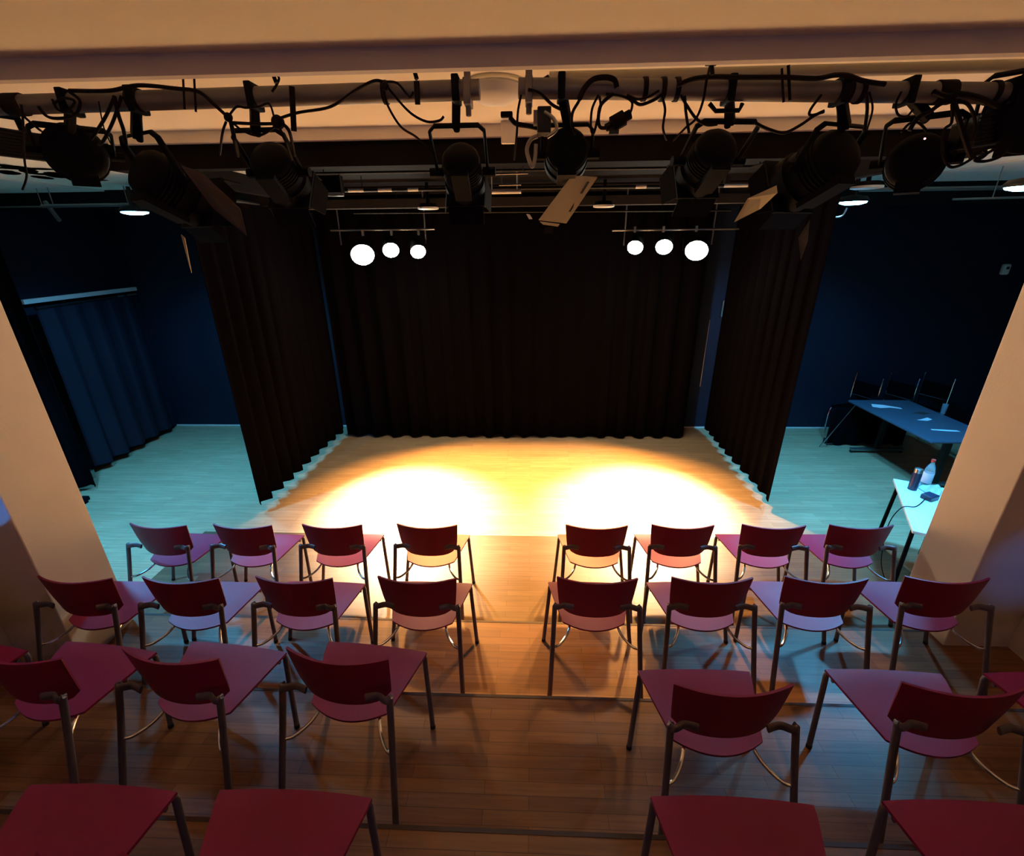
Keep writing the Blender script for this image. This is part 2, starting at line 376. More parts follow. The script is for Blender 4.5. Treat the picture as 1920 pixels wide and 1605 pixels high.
# ================================================================== curtains
def curtain_mesh(p0, p1, z0, z1, wave=0.24, amp=0.05, seed=0, th=0.006, gather=1.0, zn=14):
    rnd = random.Random(seed)
    a = Vector((p0[0], p0[1], 0)); b = Vector((p1[0], p1[1], 0)); L = (b - a).length; d = (b - a) / L; n = Vector((-d.y, d.x, 0))
    N = max(12, int(L / wave * 12)); ph = [rnd.uniform(0, 6.28) for _ in range(4)]
    rows = []
    for j in range(zn + 1):
        v = j / zn; row = []
        for i in range(N + 1):
            s = L * i / N; w_ = s / wave * 2 * PI
            f = math.sin(w_ + 0.8 * math.sin(s * 2.1 + ph[0]) + 0.25 * math.sin(v * 3 + ph[2]))
            f = math.copysign(abs(f) ** 0.7, f)
            k = amp * (0.75 + 0.25 * math.sin(s * 3.3 + ph[1])) * (0.45 + 0.55 * (1 - v))
            off = n * (f * k) + d * (0.25 * amp * math.sin(2 * w_ + ph[3]))
            zz = z0 + (z1 - z0) * v + (0.006 * math.sin(w_) if j == 0 else 0)
            row.append(a + d * s + off + Vector((0, 0, zz)))
        rows.append(row)
    return loft_panel(rows, th)
def curtain(label, p0, p1, z0, z1, m='curtain', **k):
    t = thing('stage_curtain', label, 'curtain', (0, 0, 0))
    obj('cloth', curtain_mesh(p0, p1, z0, z1, **k), m, t, smooth=True)
    a = Vector((p0[0], p0[1], z1 + 0.02)); b = Vector((p1[0], p1[1], z1 + 0.02))
    bm = bmesh.new(); add_tube(bm, [a, b], 0.016, 8); obj('curtain_track', bm, 'dkmetal', t)
    return t
curtain('wide black curtain closing the back of the stage', (-3.02, 6.86), (2.46, 6.88), 0.03, 3.45, wave=0.30, amp=0.055, seed=1)
curtain('long black side curtain on the left of the stage, hanging clear of the floor', (-3.16, 4.53), (-3.07, 6.92), 0.12, 3.36, wave=0.25, amp=0.055, seed=2)
curtain('long black side curtain on the right of the stage, hanging clear of the floor', (2.79, 4.74), (2.83, 7.03), 0.12, 3.36, wave=0.24, amp=0.055, seed=3)
lc = curtain('blue lit dark curtain along the left wing wall under a pale rail', (-6.02, 5.50), (-6.12, 7.15), 0.10, 2.24, m='bluecurtain', wave=0.30, amp=0.06, seed=4)
curtain('narrow black curtain at the near end of the left wing wall', (-6.2, 4.98), (-5.66, 5.06), 0.06, 3.3, wave=0.2, amp=0.05, seed=5)
for yy in (5.7, 6.9):
    bm = bmesh.new(); add_box(bm, (-6.15, yy, 2.262), (0.20, 0.03, 0.03)); obj('wall_bracket', bm, 'dkmetal', lc)
bm = bmesh.new(); add_box(bm, (-6.16, 6.36, 2.335), (0.05, 1.72, 0.055)); o = obj('curtain_rail', bm, 'white', bevel=0.004)
tag(o, 'pale wooden rail above the left wing curtain', 'rail')
bm = bmesh.new(); add_box(bm, (-6.09, 6.95, 2.265), (0.02, 0.35, 0.02)); tag(obj('curtain_rod', bm, 'steel'), 'short shiny rod under the pale rail on the left wing wall', 'rod')

# ================================================================== lighting pipes over the audience
YP = 1.85
def zp(x): return 3.425 - (0.006 if x < 0 else 0.03) * abs(x)
t = thing('lighting_pipe', 'grey lighting pipe hanging left of the ceiling centre', 'pipe', (-0.2, YP, zp(-0.2)))
def P0(t, v): return Vector(v) - t.location
bm = bmesh.new(); add_tube(bm, [P0(t, (-3.1, YP, 3.405)), P0(t, (-0.175, YP, zp(-0.175)))], 0.030, 16); obj('pipe', bm, 'pipe', t, smooth=True)
def hanger(t, x, ztop=3.60):
    bm = bmesh.new(); add_box(bm, P0(t, (x, YP + 0.0, (zp(x) + ztop) / 2)), (0.022, 0.012, ztop - zp(x))); add_box(bm, P0(t, (x, YP + 0.0, zp(x) - 0.01)), (0.024, 0.076, 0.075))
    add_tube(bm, [P0(t, (x, YP, zp(x) - 0.035)), P0(t, (x, YP, zp(x) - 0.075))], 0.010, 8)
    obj('pipe_hanger', bm, 'pipe', t, bevel=0.003)
hanger(t, -0.215); hanger(t, -2.0)
t2 = thing('lighting_pipe', 'grey lighting pipe hanging right of the ceiling centre', 'pipe', (0.1, YP, zp(0.1)))
bm = bmesh.new(); add_tube(bm, [P0(t2, (-0.045, YP, zp(0))), P0(t2, (3.0, YP, zp(3.0)))], 0.030, 16); obj('pipe', bm, 'pipe', t2, smooth=True)
hanger(t2, -0.010); hanger(t2, 2.0)

def fixture(label, cpx, Y, r, L, aim, top, barn=None, flapm='black', ribs=True, yoke_w=None, yh=None, name='stage_spotlight'):
    """cpx: where the back of the lantern is seen; aim: pointing direction; top: x on the pipe"""
    c = at(cpx[0], cpx[1], Y); aim = Vector(aim).normalized()
    ctr = c + aim * (L * 0.45)
    t = thing(name, label, 'spotlight', tuple(ctr), 0, 'stage lanterns on the pipe over the seats')
    F = frame_to(aim)
    bm = bmesh.new()
    h = L / 2
    prof = [(0.0, -h), (r * 0.45, -h * 0.99), (r * 0.8, -h * 0.9), (r * 0.97, -h * 0.72), (r, -h * 0.6)]
    if ribs:
        for k in range(5):
            z = -h * 0.5 + k * h * 0.13
            prof += [(r, z), (r * 1.05, z + 0.003), (r * 1.05, z + 0.008), (r, z + 0.011)]
    prof += [(r, h * 0.45), (r * 1.10, h * 0.5), (r * 1.10, h), (r * 0.95, h), (r * 0.93, h * 0.8), (0, h * 0.85)]
    add_lathe(bm, prof, F, 28)
    add_box(bm, F @ Vector((0, -r * 0.95, -h * 0.1)), (r * 0.9, r * 0.5, L * 0.7), F.to_quaternion())
    obj('housing', bm, 'black', t, smooth=True)
    bm = bmesh.new(); q_ = 1.5 if L < 0.17 else 2.2; add_box(bm, F @ Vector((0, 0, h * 1.03)), (r * q_, r * q_, 0.012), F.to_quaternion()); add_box(bm, F @ Vector((0, 0, h * 1.06)), (r * q_ * 0.9, r * q_ * 0.9, 0.012), F.to_quaternion())
    obj('filter_frame', bm, 'black', t)
    # barn doors
    if barn:
        for k, (ang, ln) in enumerate(barn):
            if ang is None: continue
            d = [Vector((1, 0, 0)), Vector((0, 1, 0)), Vector((-1, 0, 0)), Vector((0, -1, 0))][k]
            e = [Vector((0, 1, 0)), Vector((-1, 0, 0)), Vector((0, -1, 0)), Vector((1, 0, 0))][k]
            a = math.radians(ang); o_ = d * r * 1.08 + Vector((0, 0, h * 1.08)); q = d * math.sin(a) * ln + Vector((0, 0, math.cos(a) * ln))
            wd = r * 1.0; wd2 = r * (1.0 if k % 2 else 0.75)
            bm = bmesh.new(); add_plate(bm, [F @ (o_ - e * wd), F @ (o_ + e * wd), F @ (o_ + q + e * wd2), F @ (o_ + q - e * wd2)], 0.003)
            obj('barn_door', bm, flapm, t)
    # yoke
    px = Vector((top, YP, zp(top)))
    up = (px - ctr); side = F @ Vector((1, 0, 0))
    dist = up.length
    upn = (up - side * up.dot(side)); upn.normalize()
    w_ = (yoke_w or r * 1.22); hh = yh or max(r * 1.35, dist - 0.12)
    bm = bmesh.new(); rr = 0.02
    cross = [side * w_, side * w_ + upn * (hh - rr), side * (w_ - rr) + upn * hh, -side * (w_ - rr) + upn * hh, -side * w_ + upn * (hh - rr), -side * w_]
    add_tube(bm, cross, 0.013, 8, flat=F @ Vector((0, 0, 1)))
    obj('yoke', bm, 'black', t, smooth=True)
    for s in (-1, 1):
        bm = bmesh.new(); add_tube(bm, [side * s * (w_ - 0.02), side * s * (w_ + 0.03)], 0.018, 10); obj('tilt_knob', bm, 'black', t)
    bm = bmesh.new(); cc = upn * hh; tgt = px - ctr
    add_box(bm, tgt, (0.024, 0.076, 0.076)); add_tube(bm, [tgt, cc - upn * 0.02], 0.013, 8); add_box(bm, (tgt * 0.45 + cc * 0.55), (0.028, 0.03, max(0.03, (tgt - cc).length)), (tgt - cc).to_track_quat('Z', 'Y'))
    obj('hook_clamp', bm, 'black', t, bevel=0.004)
    return t
def xat(px): return at(px, 172, YP).x
fixture('round black lantern near the left edge, seen from straight behind', (145, 286), 1.95, 0.095, 0.15, (-0.95, 1, 0.10), xat(125), barn=None)
fixture('big black lantern on the left with grey worn flaps, turned to the right', (262, 318), 1.92, 0.095, 0.24, (0.45, 1, -0.55), xat(252), barn=[(10, 0.12), (20, 0.08), (15, 0.06), (20, 0.08)])
fixture('black lantern pointing at the stage under the left pipe, beside two round junction plugs', (500, 292), 1.98, 0.080, 0.19, (0.02, 0.9, -0.62), xat(475), barn=[(20, 0.08), (20, 0.08), (20, 0.08), (20, 0.08)])
fixture('black lantern in a thin wide yoke at the right end of the left pipe', (862, 290), 2.0, 0.073, 0.19, (0.0, 0.85, -0.62), xat(856), barn=[(15, 0.07), (10, 0.07), (15, 0.07), (25, 0.07)], yoke_w=0.100)
fixture('black lantern near the middle with a pale yellow lit flap hanging below it', (1064, 276), 1.90, 0.074, 0.15, (0.02, 1, -0.20), xat(1052), barn=None)
fixture('black lantern in a wide yoke with a handle on the right pipe', (1350, 270), 2.0, 0.080, 0.20, (-0.12, 0.9, -0.52), xat(1366), barn=[(20, 0.08), (20, 0.08), (20, 0.08), (20, 0.08)], yoke_w=0.115)
fixture('big black lantern on the right with an olive lit flap at its lower left', (1585, 282), 1.92, 0.095, 0.24, (-0.40, 1, -0.50), xat(1575), barn=[(10, 0.07), (20, 0.08), (10, 0.10), (20, 0.08)])
fixture('round black lantern on the right with a tiny pink indicator', (1716, 300), 1.97, 0.088, 0.16, (0.72, 1, 0.0), xat(1700), barn=None)

# the lit flaps as flat metal plates of their own lantern
def flap(root_label, corners, m, th=0.003, name='barn_door', lab=None):
    root = [o for o in C.objects if o.get('label') == root_label][0]
    bm = bmesh.new(); add_plate(bm, [Vector(c) - root.location for c in corners], th); o = obj(name, bm, m, root)
    if lab: o['label'] = lab
    return o
LE = 'black lantern near the middle with a pale yellow lit flap hanging below it'
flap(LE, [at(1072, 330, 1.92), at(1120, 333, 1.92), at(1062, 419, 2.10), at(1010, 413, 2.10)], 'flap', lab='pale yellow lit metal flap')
flap(LE, [at(1084, 368, 1.99), at(1088, 368, 1.99), at(1070, 397, 2.05), at(1066, 397, 2.05)], 'rubber', name='slot')
flap(LE, [at(1101, 342, 1.93), at(1105, 342, 1.93), at(1092, 363, 1.975), at(1088, 363, 1.975)], 'rubber', name='slot')
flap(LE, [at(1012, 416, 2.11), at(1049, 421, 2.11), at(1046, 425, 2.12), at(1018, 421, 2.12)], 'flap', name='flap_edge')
flap(LE, [at(1022, 427, 2.22), at(1038, 427, 2.22), at(1036, 438, 2.23), at(1020, 438, 2.23)], 'greyflap', name='sticker')
flap(LE, [at(987, 402, 2.2), at(993, 403, 2.2), at(998, 411, 2.22), at(992, 411, 2.22)], 'white', name='sticker')
LG = 'big black lantern on the right with an olive lit flap at its lower left'
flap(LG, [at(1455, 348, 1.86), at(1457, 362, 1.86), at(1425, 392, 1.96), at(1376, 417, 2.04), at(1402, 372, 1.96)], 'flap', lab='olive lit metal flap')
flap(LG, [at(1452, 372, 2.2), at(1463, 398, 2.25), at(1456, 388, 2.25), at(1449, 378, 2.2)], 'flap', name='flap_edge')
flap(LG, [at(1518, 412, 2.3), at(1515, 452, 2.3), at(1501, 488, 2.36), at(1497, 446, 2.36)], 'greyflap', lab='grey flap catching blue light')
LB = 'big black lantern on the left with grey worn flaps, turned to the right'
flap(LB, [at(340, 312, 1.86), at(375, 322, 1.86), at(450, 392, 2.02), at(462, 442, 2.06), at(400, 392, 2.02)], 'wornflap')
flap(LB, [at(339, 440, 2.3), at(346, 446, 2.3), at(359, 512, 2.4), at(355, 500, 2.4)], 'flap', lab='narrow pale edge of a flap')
# pale ribbed floods at both ends of the pipes
def flood(label, pts, Y, m='dkmetal', ribs=9):
    c = sum((at(p[0], p[1], Y) for p in pts), Vector()) / 4
    t = thing('floodlight', label, 'floodlight', tuple(c))
    q = [at(p[0], p[1], Y) - c for p in pts]
    dpt = Vector((0, 0.12, 0))
    bm = bmesh.new()
    a = [bm.verts.new(v) for v in q]; b = [bm.verts.new(v * 0.85 + dpt) for v in q]
    bm.faces.new(a); bm.faces.new(b[::-1])
    for i in range(4): bm.faces.new((a[i], b[i], b[(i + 1) % 4], a[(i + 1) % 4]))
    obj('housing', bm, m, t, bevel=0.004)
    for k in range(ribs):
        f = (k + 0.5) / ribs
        l = q[0].lerp(q[3], f); r_ = q[1].lerp(q[2], f)
        bm = bmesh.new(); add_tube(bm, [l + Vector((0, -0.004, 0)), r_ + Vector((0, -0.004, 0))], 0.004, 6); obj('cooling_rib', bm, m, t)
    bm = bmesh.new(); add_tube(bm, [Vector((0, 0.05, 0)), Vector((0, 0.03, 0.10)), Vector((0, YP - c.y, zp(c.x) - c.z))], 0.014, 8); obj('hook_clamp', bm, 'black', t)
    return t
flood('dark ribbed floodlight at the left edge above the leaf-shaped shadows', [(-40, 232), (112, 256), (108, 306), (-40, 288)], 2.05)
flood('dark ribbed floodlight hanging near the right edge in a tangle of cable', [(1838, 214), (1890, 206), (1884, 268), (1822, 278)], 1.85, ribs=8)
fixture('large black lantern cut off by the right edge', (1922, 212), 1.80, 0.100, 0.14, (0.9, 1, 0.2), xat(1890), barn=None)

# ------------------------------------------------------------------ cables and clips round the pipes
def cable(label, pts, r=0.0045, m='cable', name='cable', group='cables draped along the lighting pipes'):
    P = spline([at(*p) for p in pts], 6); o0 = P[0].copy()
    bm = bmesh.new(); add_tube(bm, [p - o0 for p in P], r, 6)
    o = obj(name, bm, m, smooth=True); o.location = o0
    return tag(o, label, 'cable', group)
Yc = 1.80
def cb(label, *pts, r=0.0045, Y=None): return cable(label, [(p[0], p[1], (p[2] if len(p) > 2 else (Y or Yc))) for p in pts], r)
cb('black cable rising over the left pipe and down to the first junction plug', (130, 170), (205, 170), (260, 160), (330, 166), (372, 172), (400, 195), (428, 220), r=0.006)
cb('thin cable sagging between the two round junction plugs', (432, 226), (455, 245), (485, 254), (512, 240), (520, 230), r=0.004)
cb('straight cable between the two round junction plugs', (434, 230), (475, 232), (518, 232), r=0.005)
cb('cable looping under the pipe to the first junction plug', (430, 216), (444, 200), (460, 202), (485, 200), (505, 195), (515, 225), r=0.0035)
cb('cable from the second junction plug climbing in a long wave to the pipe clamp', (524, 222), (560, 211), (620, 200), (665, 170), (700, 152), (718, 153), r=0.0045)
cb('cable sagging from the clamp to the thin yoke', (722, 156), (740, 180), (770, 212), (800, 228), (824, 226), (832, 218), r=0.004)
cb('cable falling from the clamp behind the fascia line', (716, 165), (728, 200), (752, 238), (782, 258, 1.9), (815, 290, 1.95), r=0.004)
cb('short cable arching right of the clamp', (724, 153), (745, 156), (762, 176), (769, 182), (775, 172), r=0.0035)
cb('cable hanging down from the first junction plug', (424, 228), (417, 250), (412, 290, 1.9), r=0.004)
cb('thicker cable hanging down from the first junction plug', (433, 230), (440, 262), (446, 292, 1.9), r=0.007)
cb('cable hanging down from the second junction plug', (524, 238), (536, 265), (548, 300, 1.9), r=0.004)
cb('thick cable hanging beside the second junction plug', (530, 232), (543, 248), (552, 292, 1.9), r=0.006)
cb('slim cable curling from the ceiling plug left of the thin yoke', (514, 138), (523, 146), (518, 160), (510, 172), r=0.004)
cb('pair of crossed cables left of the big left lantern', (215, 180), (200, 215), (182, 245), (170, 262), r=0.005)
cb('crossing cable beside the big left lantern', (228, 180), (213, 225), (195, 262), (185, 272, 1.85), r=0.005)
cb('cable dropping onto the big left lantern', (214, 180), (222, 215), (232, 245), (236, 270, 1.85), r=0.006)
cb('thin safety wire falling by the round left lantern', (185, 190), (195, 240), (212, 278), r=0.002)
cb('cable looping over the round left lantern', (72, 200), (88, 218), (110, 222), (140, 216), (150, 190), (130, 172), r=0.005)
cb('tight loop of cable above the round left lantern', (98, 186), (108, 205), (125, 208), (140, 190), (118, 184), (100, 195), r=0.004)
cb('drooping cable at the far left of the pipe', (25, 185), (42, 215), (70, 240), (78, 246), r=0.004)
cb('thin cable at the far left dropping past the ribbed floodlight', (40, 196), (44, 240), (46, 300, 1.9), (50, 330, 1.9), (42, 356, 1.9), r=0.0035)
cb('cable hanging straight down right of the pipe gap', (977, 178), (971, 210), (969, 250), (964, 300, 1.9), r=0.004)
cb('slanting cable right of the pipe gap', (990, 168), (1012, 175), (1035, 196), (1052, 205), r=0.005)
cb('cable bending under the pipe to the yellow flap lantern', (1092, 172), (1085, 190), (1074, 210), (1072, 232), (1079, 252), r=0.005)
cb('big hoop of cable over the right pipe', (1086, 186), (1096, 165), (1112, 149), (1135, 145), (1152, 150), (1157, 165), r=0.009)
cb('narrow long loop of cable hanging by the big plug', (1122, 178), (1110, 205), (1108, 240), (1113, 250), (1120, 225), (1126, 200), (1124, 180), r=0.004)
cb('round loop of cable carrying the big plug', (1150, 176), (1128, 195), (1122, 220), (1125, 238), (1136, 240), r=0.006)
cb('thin ring of cable right of the big plug', (1136, 176), (1165, 180), (1184, 190), (1184, 205), (1178, 218), r=0.004)
cb('cable sagging along the underside of the right pipe', (1184, 185), (1200, 196), (1225, 188), (1240, 178), r=0.005)
cb('second cable sagging along the underside of the right pipe', (1175, 178), (1195, 186), (1215, 182), (1236, 170), r=0.004)
cb('cable dropping in a hook left of the wide yoke', (1240, 178), (1247, 205), (1243, 240), (1250, 262, 1.85), r=0.004)
cb('cable falling to the left arm of the wide yoke', (1276, 178), (1286, 195), (1305, 222), (1325, 234), (1345, 233), r=0.0045)
cb('cable falling straight beside the wide yoke', (1284, 180), (1286, 210), (1292, 250), r=0.0045)
cb('line rising from the fascia across the wide yoke', (1262, 264, 1.85), (1285, 240), (1305, 222), (1318, 190), (1325, 150), (1332, 122, 1.75), r=0.004)
cb('long cable lying over the right pipe', (1270, 160), (1300, 148), (1340, 144), (1400, 145), (1470, 145), (1530, 147), (1565, 141), (1590, 142), (1620, 152), (1660, 158), r=0.007)
cb('cable swinging from the wide yoke to the next lantern', (1415, 230), (1440, 242), (1470, 249), (1500, 235), (1525, 218), (1545, 208), r=0.005)
cb('cable under the arch of the next lantern', (1540, 178), (1520, 205), (1520, 216), (1545, 210), r=0.004)
cb('twin cables hanging right of the large right lantern', (1624, 172), (1626, 205), (1621, 245), r=0.005)
cb('thin wire hanging right of the large right lantern', (1630, 172), (1636, 205), (1625, 245), r=0.003)
cb('wide drooping wire left of the indicator lantern', (1690, 172), (1680, 195), (1684, 215), (1700, 218), (1712, 205), r=0.0035)
cb('arched cable over the indicator lantern', (1690, 248), (1705, 232), (1722, 230), (1738, 246), r=0.004)
cb('cable running from the clamp down to the indicator lantern', (1800, 190), (1770, 192), (1745, 208), (1720, 222), (1705, 245), r=0.007)
cb('long cable dropping in a wide bow below the right lanterns', (1785, 195), (1784, 230), (1770, 245), (1768, 290), (1780, 312), (1800, 310), (1825, 296), r=0.0045)
cb('brown cable strand running down to the tangle', (1788, 190), (1800, 230), (1812, 270), (1822, 296), r=0.008)
cb('cable curving from the clamp round the ribbed floodlight', (1795, 190), (1815, 196), (1828, 225), (1824, 258), (1815, 262), r=0.005)
cb('tangled cable loop below the ribbed floodlight', (1820, 295), (1845, 280), (1870, 275), (1850, 288), (1828, 300), (1850, 302), (1880, 290), (1898, 262), r=0.005)
cb('second tangled loop below the ribbed floodlight', (1816, 284), (1835, 280), (1850, 288), (1835, 298), (1822, 292), r=0.005)
cb('cable trailing off the right edge under the pipe', (1884, 282), (1900, 286), (1930, 286), r=0.004)
cb('cable pushed through the right pipe clamp cluster', (1750, 172), (1775, 180), (1800, 176), (1840, 185), (1870, 200), r=0.008)

def junction(label, px, py, r, Y=1.80):
    c = at(px, py, Y); bm = bmesh.new()
    add_lathe(bm, [(0, -r * 0.7), (r * 0.6, -r * 0.7), (r, -r * 0.3), (r, r * 0.3), (r * 0.6, r * 0.7), (0, r * 0.7)], frame_to((0.1, 1, -0.1)), 18)
    o = obj('cable_junction', bm, 'cable', smooth=True); o.location = c
    return tag(o, label, 'junction plug', 'round junction plugs')
junction('smaller round black junction plug hanging in the cables', 428, 220, 0.014)
junction('larger round black junction plug hanging in the cables', 521, 229, 0.021)
junction('round black plug hanging from the pipe left of the thin yoke lantern', 722, 162, 0.012, 1.78)
t = thing('cable_plug', 'large black plug dangling from a cable loop under the right pipe', 'plug', tuple(at(1160, 230, Yc)))
bm = bmesh.new(); a = at(1136, 240, Yc) - t.location; b = at(1182, 214, Yc) - t.location
add_tube(bm, [a, a.lerp(b, 0.25)], 0.012, 8); add_tube(bm, [a.lerp(b, 0.25), a.lerp(b, 0.75)], 0.024, 10); add_tube(bm, [a.lerp(b, 0.75), b], 0.015, 10); obj('plug_body', bm, 'cable', t, smooth=True)
bm = bmesh.new(); add_box(bm, a.lerp(b, 0.35) + Vector((0, 0, -0.022)), (0.03, 0.02, 0.02)); obj('latch', bm, 'rubber', t)
# hooks in the beam
def hook(label, px, py, drop, Y=1.56):
    c = at(px, py, Y); c.z = min(c.z, 3.40)
    t = thing('ceiling_hook', label, 'hook', tuple(c), 0, 'small hooks under the ceiling beam')
    bm = bmesh.new(); add_box(bm, (0, 0, 0.005), (0.028, 0.02, 0.01)); add_tube(bm, [(0, 0, 0), (0.004, 0, -0.014), (0.006, 0, -0.022)], 0.006, 8); obj('hook_plate', bm, 'cable', t)
    if drop:
        bm = bmesh.new(); add_tube(bm, [(0.006, 0, -0.02)] + [Vector(q) - c for q in drop], 0.003, 6); obj('wire', bm, 'cable', t)
hook('small black hook under the beam left of the first strap', 510, 131, None)
hook('small black hook under the beam right of the arched cable', 776, 128, [at(781, 150, 1.7), at(782, 190, 1.75)])
hook('small black hook under the beam above the wide yoke', 1334, 122, None)
def strap(label, px, y0, y1, w_, Y=1.80):
    a = at(px, y0, Y); b = at(px + (y1 - y0) * 0.05, y1, Y); bm = bmesh.new()
    add_tube(bm, [Vector((0, 0, 0)), b - a], w_, 8, flat=(1, 0, 0)); o = obj('pipe_strap', bm, 'cable'); o.location = a
    return tag(o, label, 'strap', 'straps and rods hooked on the pipes')
strap('long black strap hanging off the left pipe by the second junction plug', 547, 162, 246, 0.010)
strap('short black strap on the left pipe below a beam hook', 781, 152, 196, 0.009)
strap('thin threaded rod through the left pipe, the left of a pair', 343, 142, 205, 0.004)
strap('thin threaded rod through the left pipe, the right of a pair', 364, 145, 210, 0.004)
strap('thin threaded rod through the right pipe, the left of a pair', 1466, 128, 192, 0.004)
strap('thin threaded rod through the right pipe, the right of a pair', 1478, 122, 188, 0.005)
for k, (px, lab) in enumerate([(1208, 'black cable tie on the right pipe by the big plug'), (1242, 'black cable tie in the middle of the right pipe'), (1268, 'black cable tie left of the wide yoke clamp'), (1585, 'wide black tape band on the right pipe'), (1612, 'black cable tie right of the wide tape band'), (1770, 'black clamp cluster near the right edge'), (1862, 'thin black band near the right edge'), (722, 'black tape band on the left pipe'), (250, 'black tape band above the big left lantern'), (20, 'black clamp at the far left of the pipe')]):
    x = at(px, 168, YP).x; wd = {1585: 0.014, 1770: 0.028, 250: 0.02, 20: 0.03}.get(px, 0.008)
    bm = bmesh.new(); add_lathe(bm, [(0.0335, -wd), (0.0345, -wd * 0.9), (0.0345, wd * 0.9), (0.0335, wd)], frame_to((1, 0, 0)), 18)
    o = obj('cable_tie', bm, 'cable', smooth=True); o.location = (x, YP, zp(x) if x > 0 else 3.405 + (x + 3.1) * 0.0068); tag(o, lab, 'cable tie', 'ties and bands around the pipes')
# handle on the wide yoke lantern
LF = 'black lantern in a wide yoke with a handle on the right pipe'
root = [o for o in C.objects if o.get('label') == LF][0]
bm = bmesh.new(); add_tube(bm, [at(*p, 1.86) - root.location for p in ((1330, 194), (1342, 208), (1386, 207), (1392, 194))], 0.007, 8); obj('handle', bm, 'black', root)
root = [o for o in C.objects if o.get('label') == 'round black lantern on the right with a tiny pink indicator'][0]
bm = bmesh.new(); bmesh.ops.create_icosphere(bm, subdivisions=2, radius=0.003); o = obj('indicator', bm, mat('pink_indicator', (1, .5, .6), 0.5, emit=(1, 0.35, 0.5), estr=4), root); o.location = at(1734, 260, 1.82) - root.location
# ceiling dome, bracket box, trunking
t = thing('ceiling_lamp', 'round white ceiling dome seen in the gap between the pipes', 'lamp', tuple(at(928, 152, 2.45)))
t.location.z = 3.60
bm = bmesh.new(); add_lathe(bm, [(0.12, 0.0), (0.125, -0.02), (0.11, -0.05), (0.07, -0.072), (0.0, -0.08)], Matrix.Identity(4), 32); obj('diffuser', bm, 'white', t, smooth=True)
bm = bmesh.new(); add_lathe(bm, [(0.14, 0.0), (0.14, -0.012), (0.125, -0.014)], Matrix.Identity(4), 32); obj('rim', bm, 'cream', t, smooth=True)
bm = bmesh.new(); c = at(953, 240, 3.15); add_box(bm, (0, 0, 0), (0.085, 0.04, 0.16)); o = obj('wall_box', bm, 'white', bevel=0.006); o.location = c; tag(o, 'small white box on the cream edge above the stage fascia', 'box')
t = thing('cable_connector', 'small black connector on a bent cable beside the white box', 'connector', tuple(at(950, 215, 1.9)))
bm = bmesh.new(); add_box(bm, (0, 0, 0), (0.042, 0.02, 0.018)); obj('connector_head', bm, 'cable', t, bevel=0.004)
bm = bmesh.new(); add_tube(bm, spline([at(*p, 1.9) - t.location for p in ((956, 220), (968, 232), (990, 236), (1010, 240))]), 0.008, 8); obj('connector_cable', bm, 'cable', t, smooth=True)
a = at(1030, 146, 2.1); b = at(1925, 138, 2.1); b.z = a.z
bm = bmesh.new(); add_tube(bm, [Vector((0, 0, 0)), Vector((b.x - a.x, 0, 0))], 0.020, 10); o = obj('ceiling_conduit', bm, 'trunk', smooth=True); o.location = a; tag(o, 'long pale conduit running right along the ceiling behind the pipe', 'conduit')
bm = bmesh.new(); add_tube(bm, [(0, 0, 0), (-0.02, 0, -0.01)], 0.012, 8); o = obj('conduit_cap', bm, 'cable'); o.location = a; tag(o, 'dark end cap of the pale ceiling conduit', 'cap')
# grey junction gear above the yellow flap lantern
t = thing('dimmer_box', 'grey metal box bolted above the yellow flap lantern', 'box', tuple(at(1020, 228, 1.80)))
bm = bmesh.new(); add_box(bm, (0, 0, 0), (0.045, 0.06, 0.075)); obj('box_body', bm, 'dkmetal', t, bevel=0.004)
bm = bmesh.new(); add_box(bm, (-0.028, -0.01, 0.008), (0.014, 0.03, 0.04)); obj('side_plate', bm, 'pipe', t)
bm = bmesh.new(); add_tube(bm, spline([Vector((0.0, -0.03, 0.02)), Vector((0.03, -0.035, 0.0)), Vector((0.04, -0.035, -0.03)), Vector((0.01, -0.03, -0.05))]), 0.006, 8); obj('loop_wire', bm, 'steel', t)
t = thing('wire_loop', 'pale looped strap hanging left of the yellow flap lantern', 'strap', tuple(at(1004, 262, 1.85)))
bm = bmesh.new(); add_tube(bm, spline([at(*p, 1.85) - t.location for p in ((1008, 255), (995, 262), (988, 280), (992, 300), (998, 312), (1003, 298), (1005, 270))]), 0.007, 8); obj('strap_loop', bm, 'trunk', t, smooth=True)

# leaf-shaped shadows on the left ceiling, built as thin dark plates
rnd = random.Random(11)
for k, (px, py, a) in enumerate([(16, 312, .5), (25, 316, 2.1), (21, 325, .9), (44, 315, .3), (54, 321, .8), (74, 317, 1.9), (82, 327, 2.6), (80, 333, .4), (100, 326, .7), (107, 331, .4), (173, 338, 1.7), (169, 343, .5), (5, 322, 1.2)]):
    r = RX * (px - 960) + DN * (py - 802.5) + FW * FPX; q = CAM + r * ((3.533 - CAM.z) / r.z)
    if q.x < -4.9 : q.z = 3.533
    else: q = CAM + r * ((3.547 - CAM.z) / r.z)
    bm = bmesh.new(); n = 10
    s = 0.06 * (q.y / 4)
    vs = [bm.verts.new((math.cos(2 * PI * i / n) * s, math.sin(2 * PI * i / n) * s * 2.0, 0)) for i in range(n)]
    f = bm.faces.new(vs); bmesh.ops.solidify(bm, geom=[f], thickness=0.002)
    o = obj('leaf_shadow', bm, 'leaf'); o.location = q; o.rotation_euler = (0, 0, a)
    tag(o, 'small dark leaf-shaped shadow plate on the pale ceiling by the left edge', 'leaf', 'leaf-shaped shadow plates on the left ceiling')  # category leaf holds leaf-shaped shadows, not real leaves

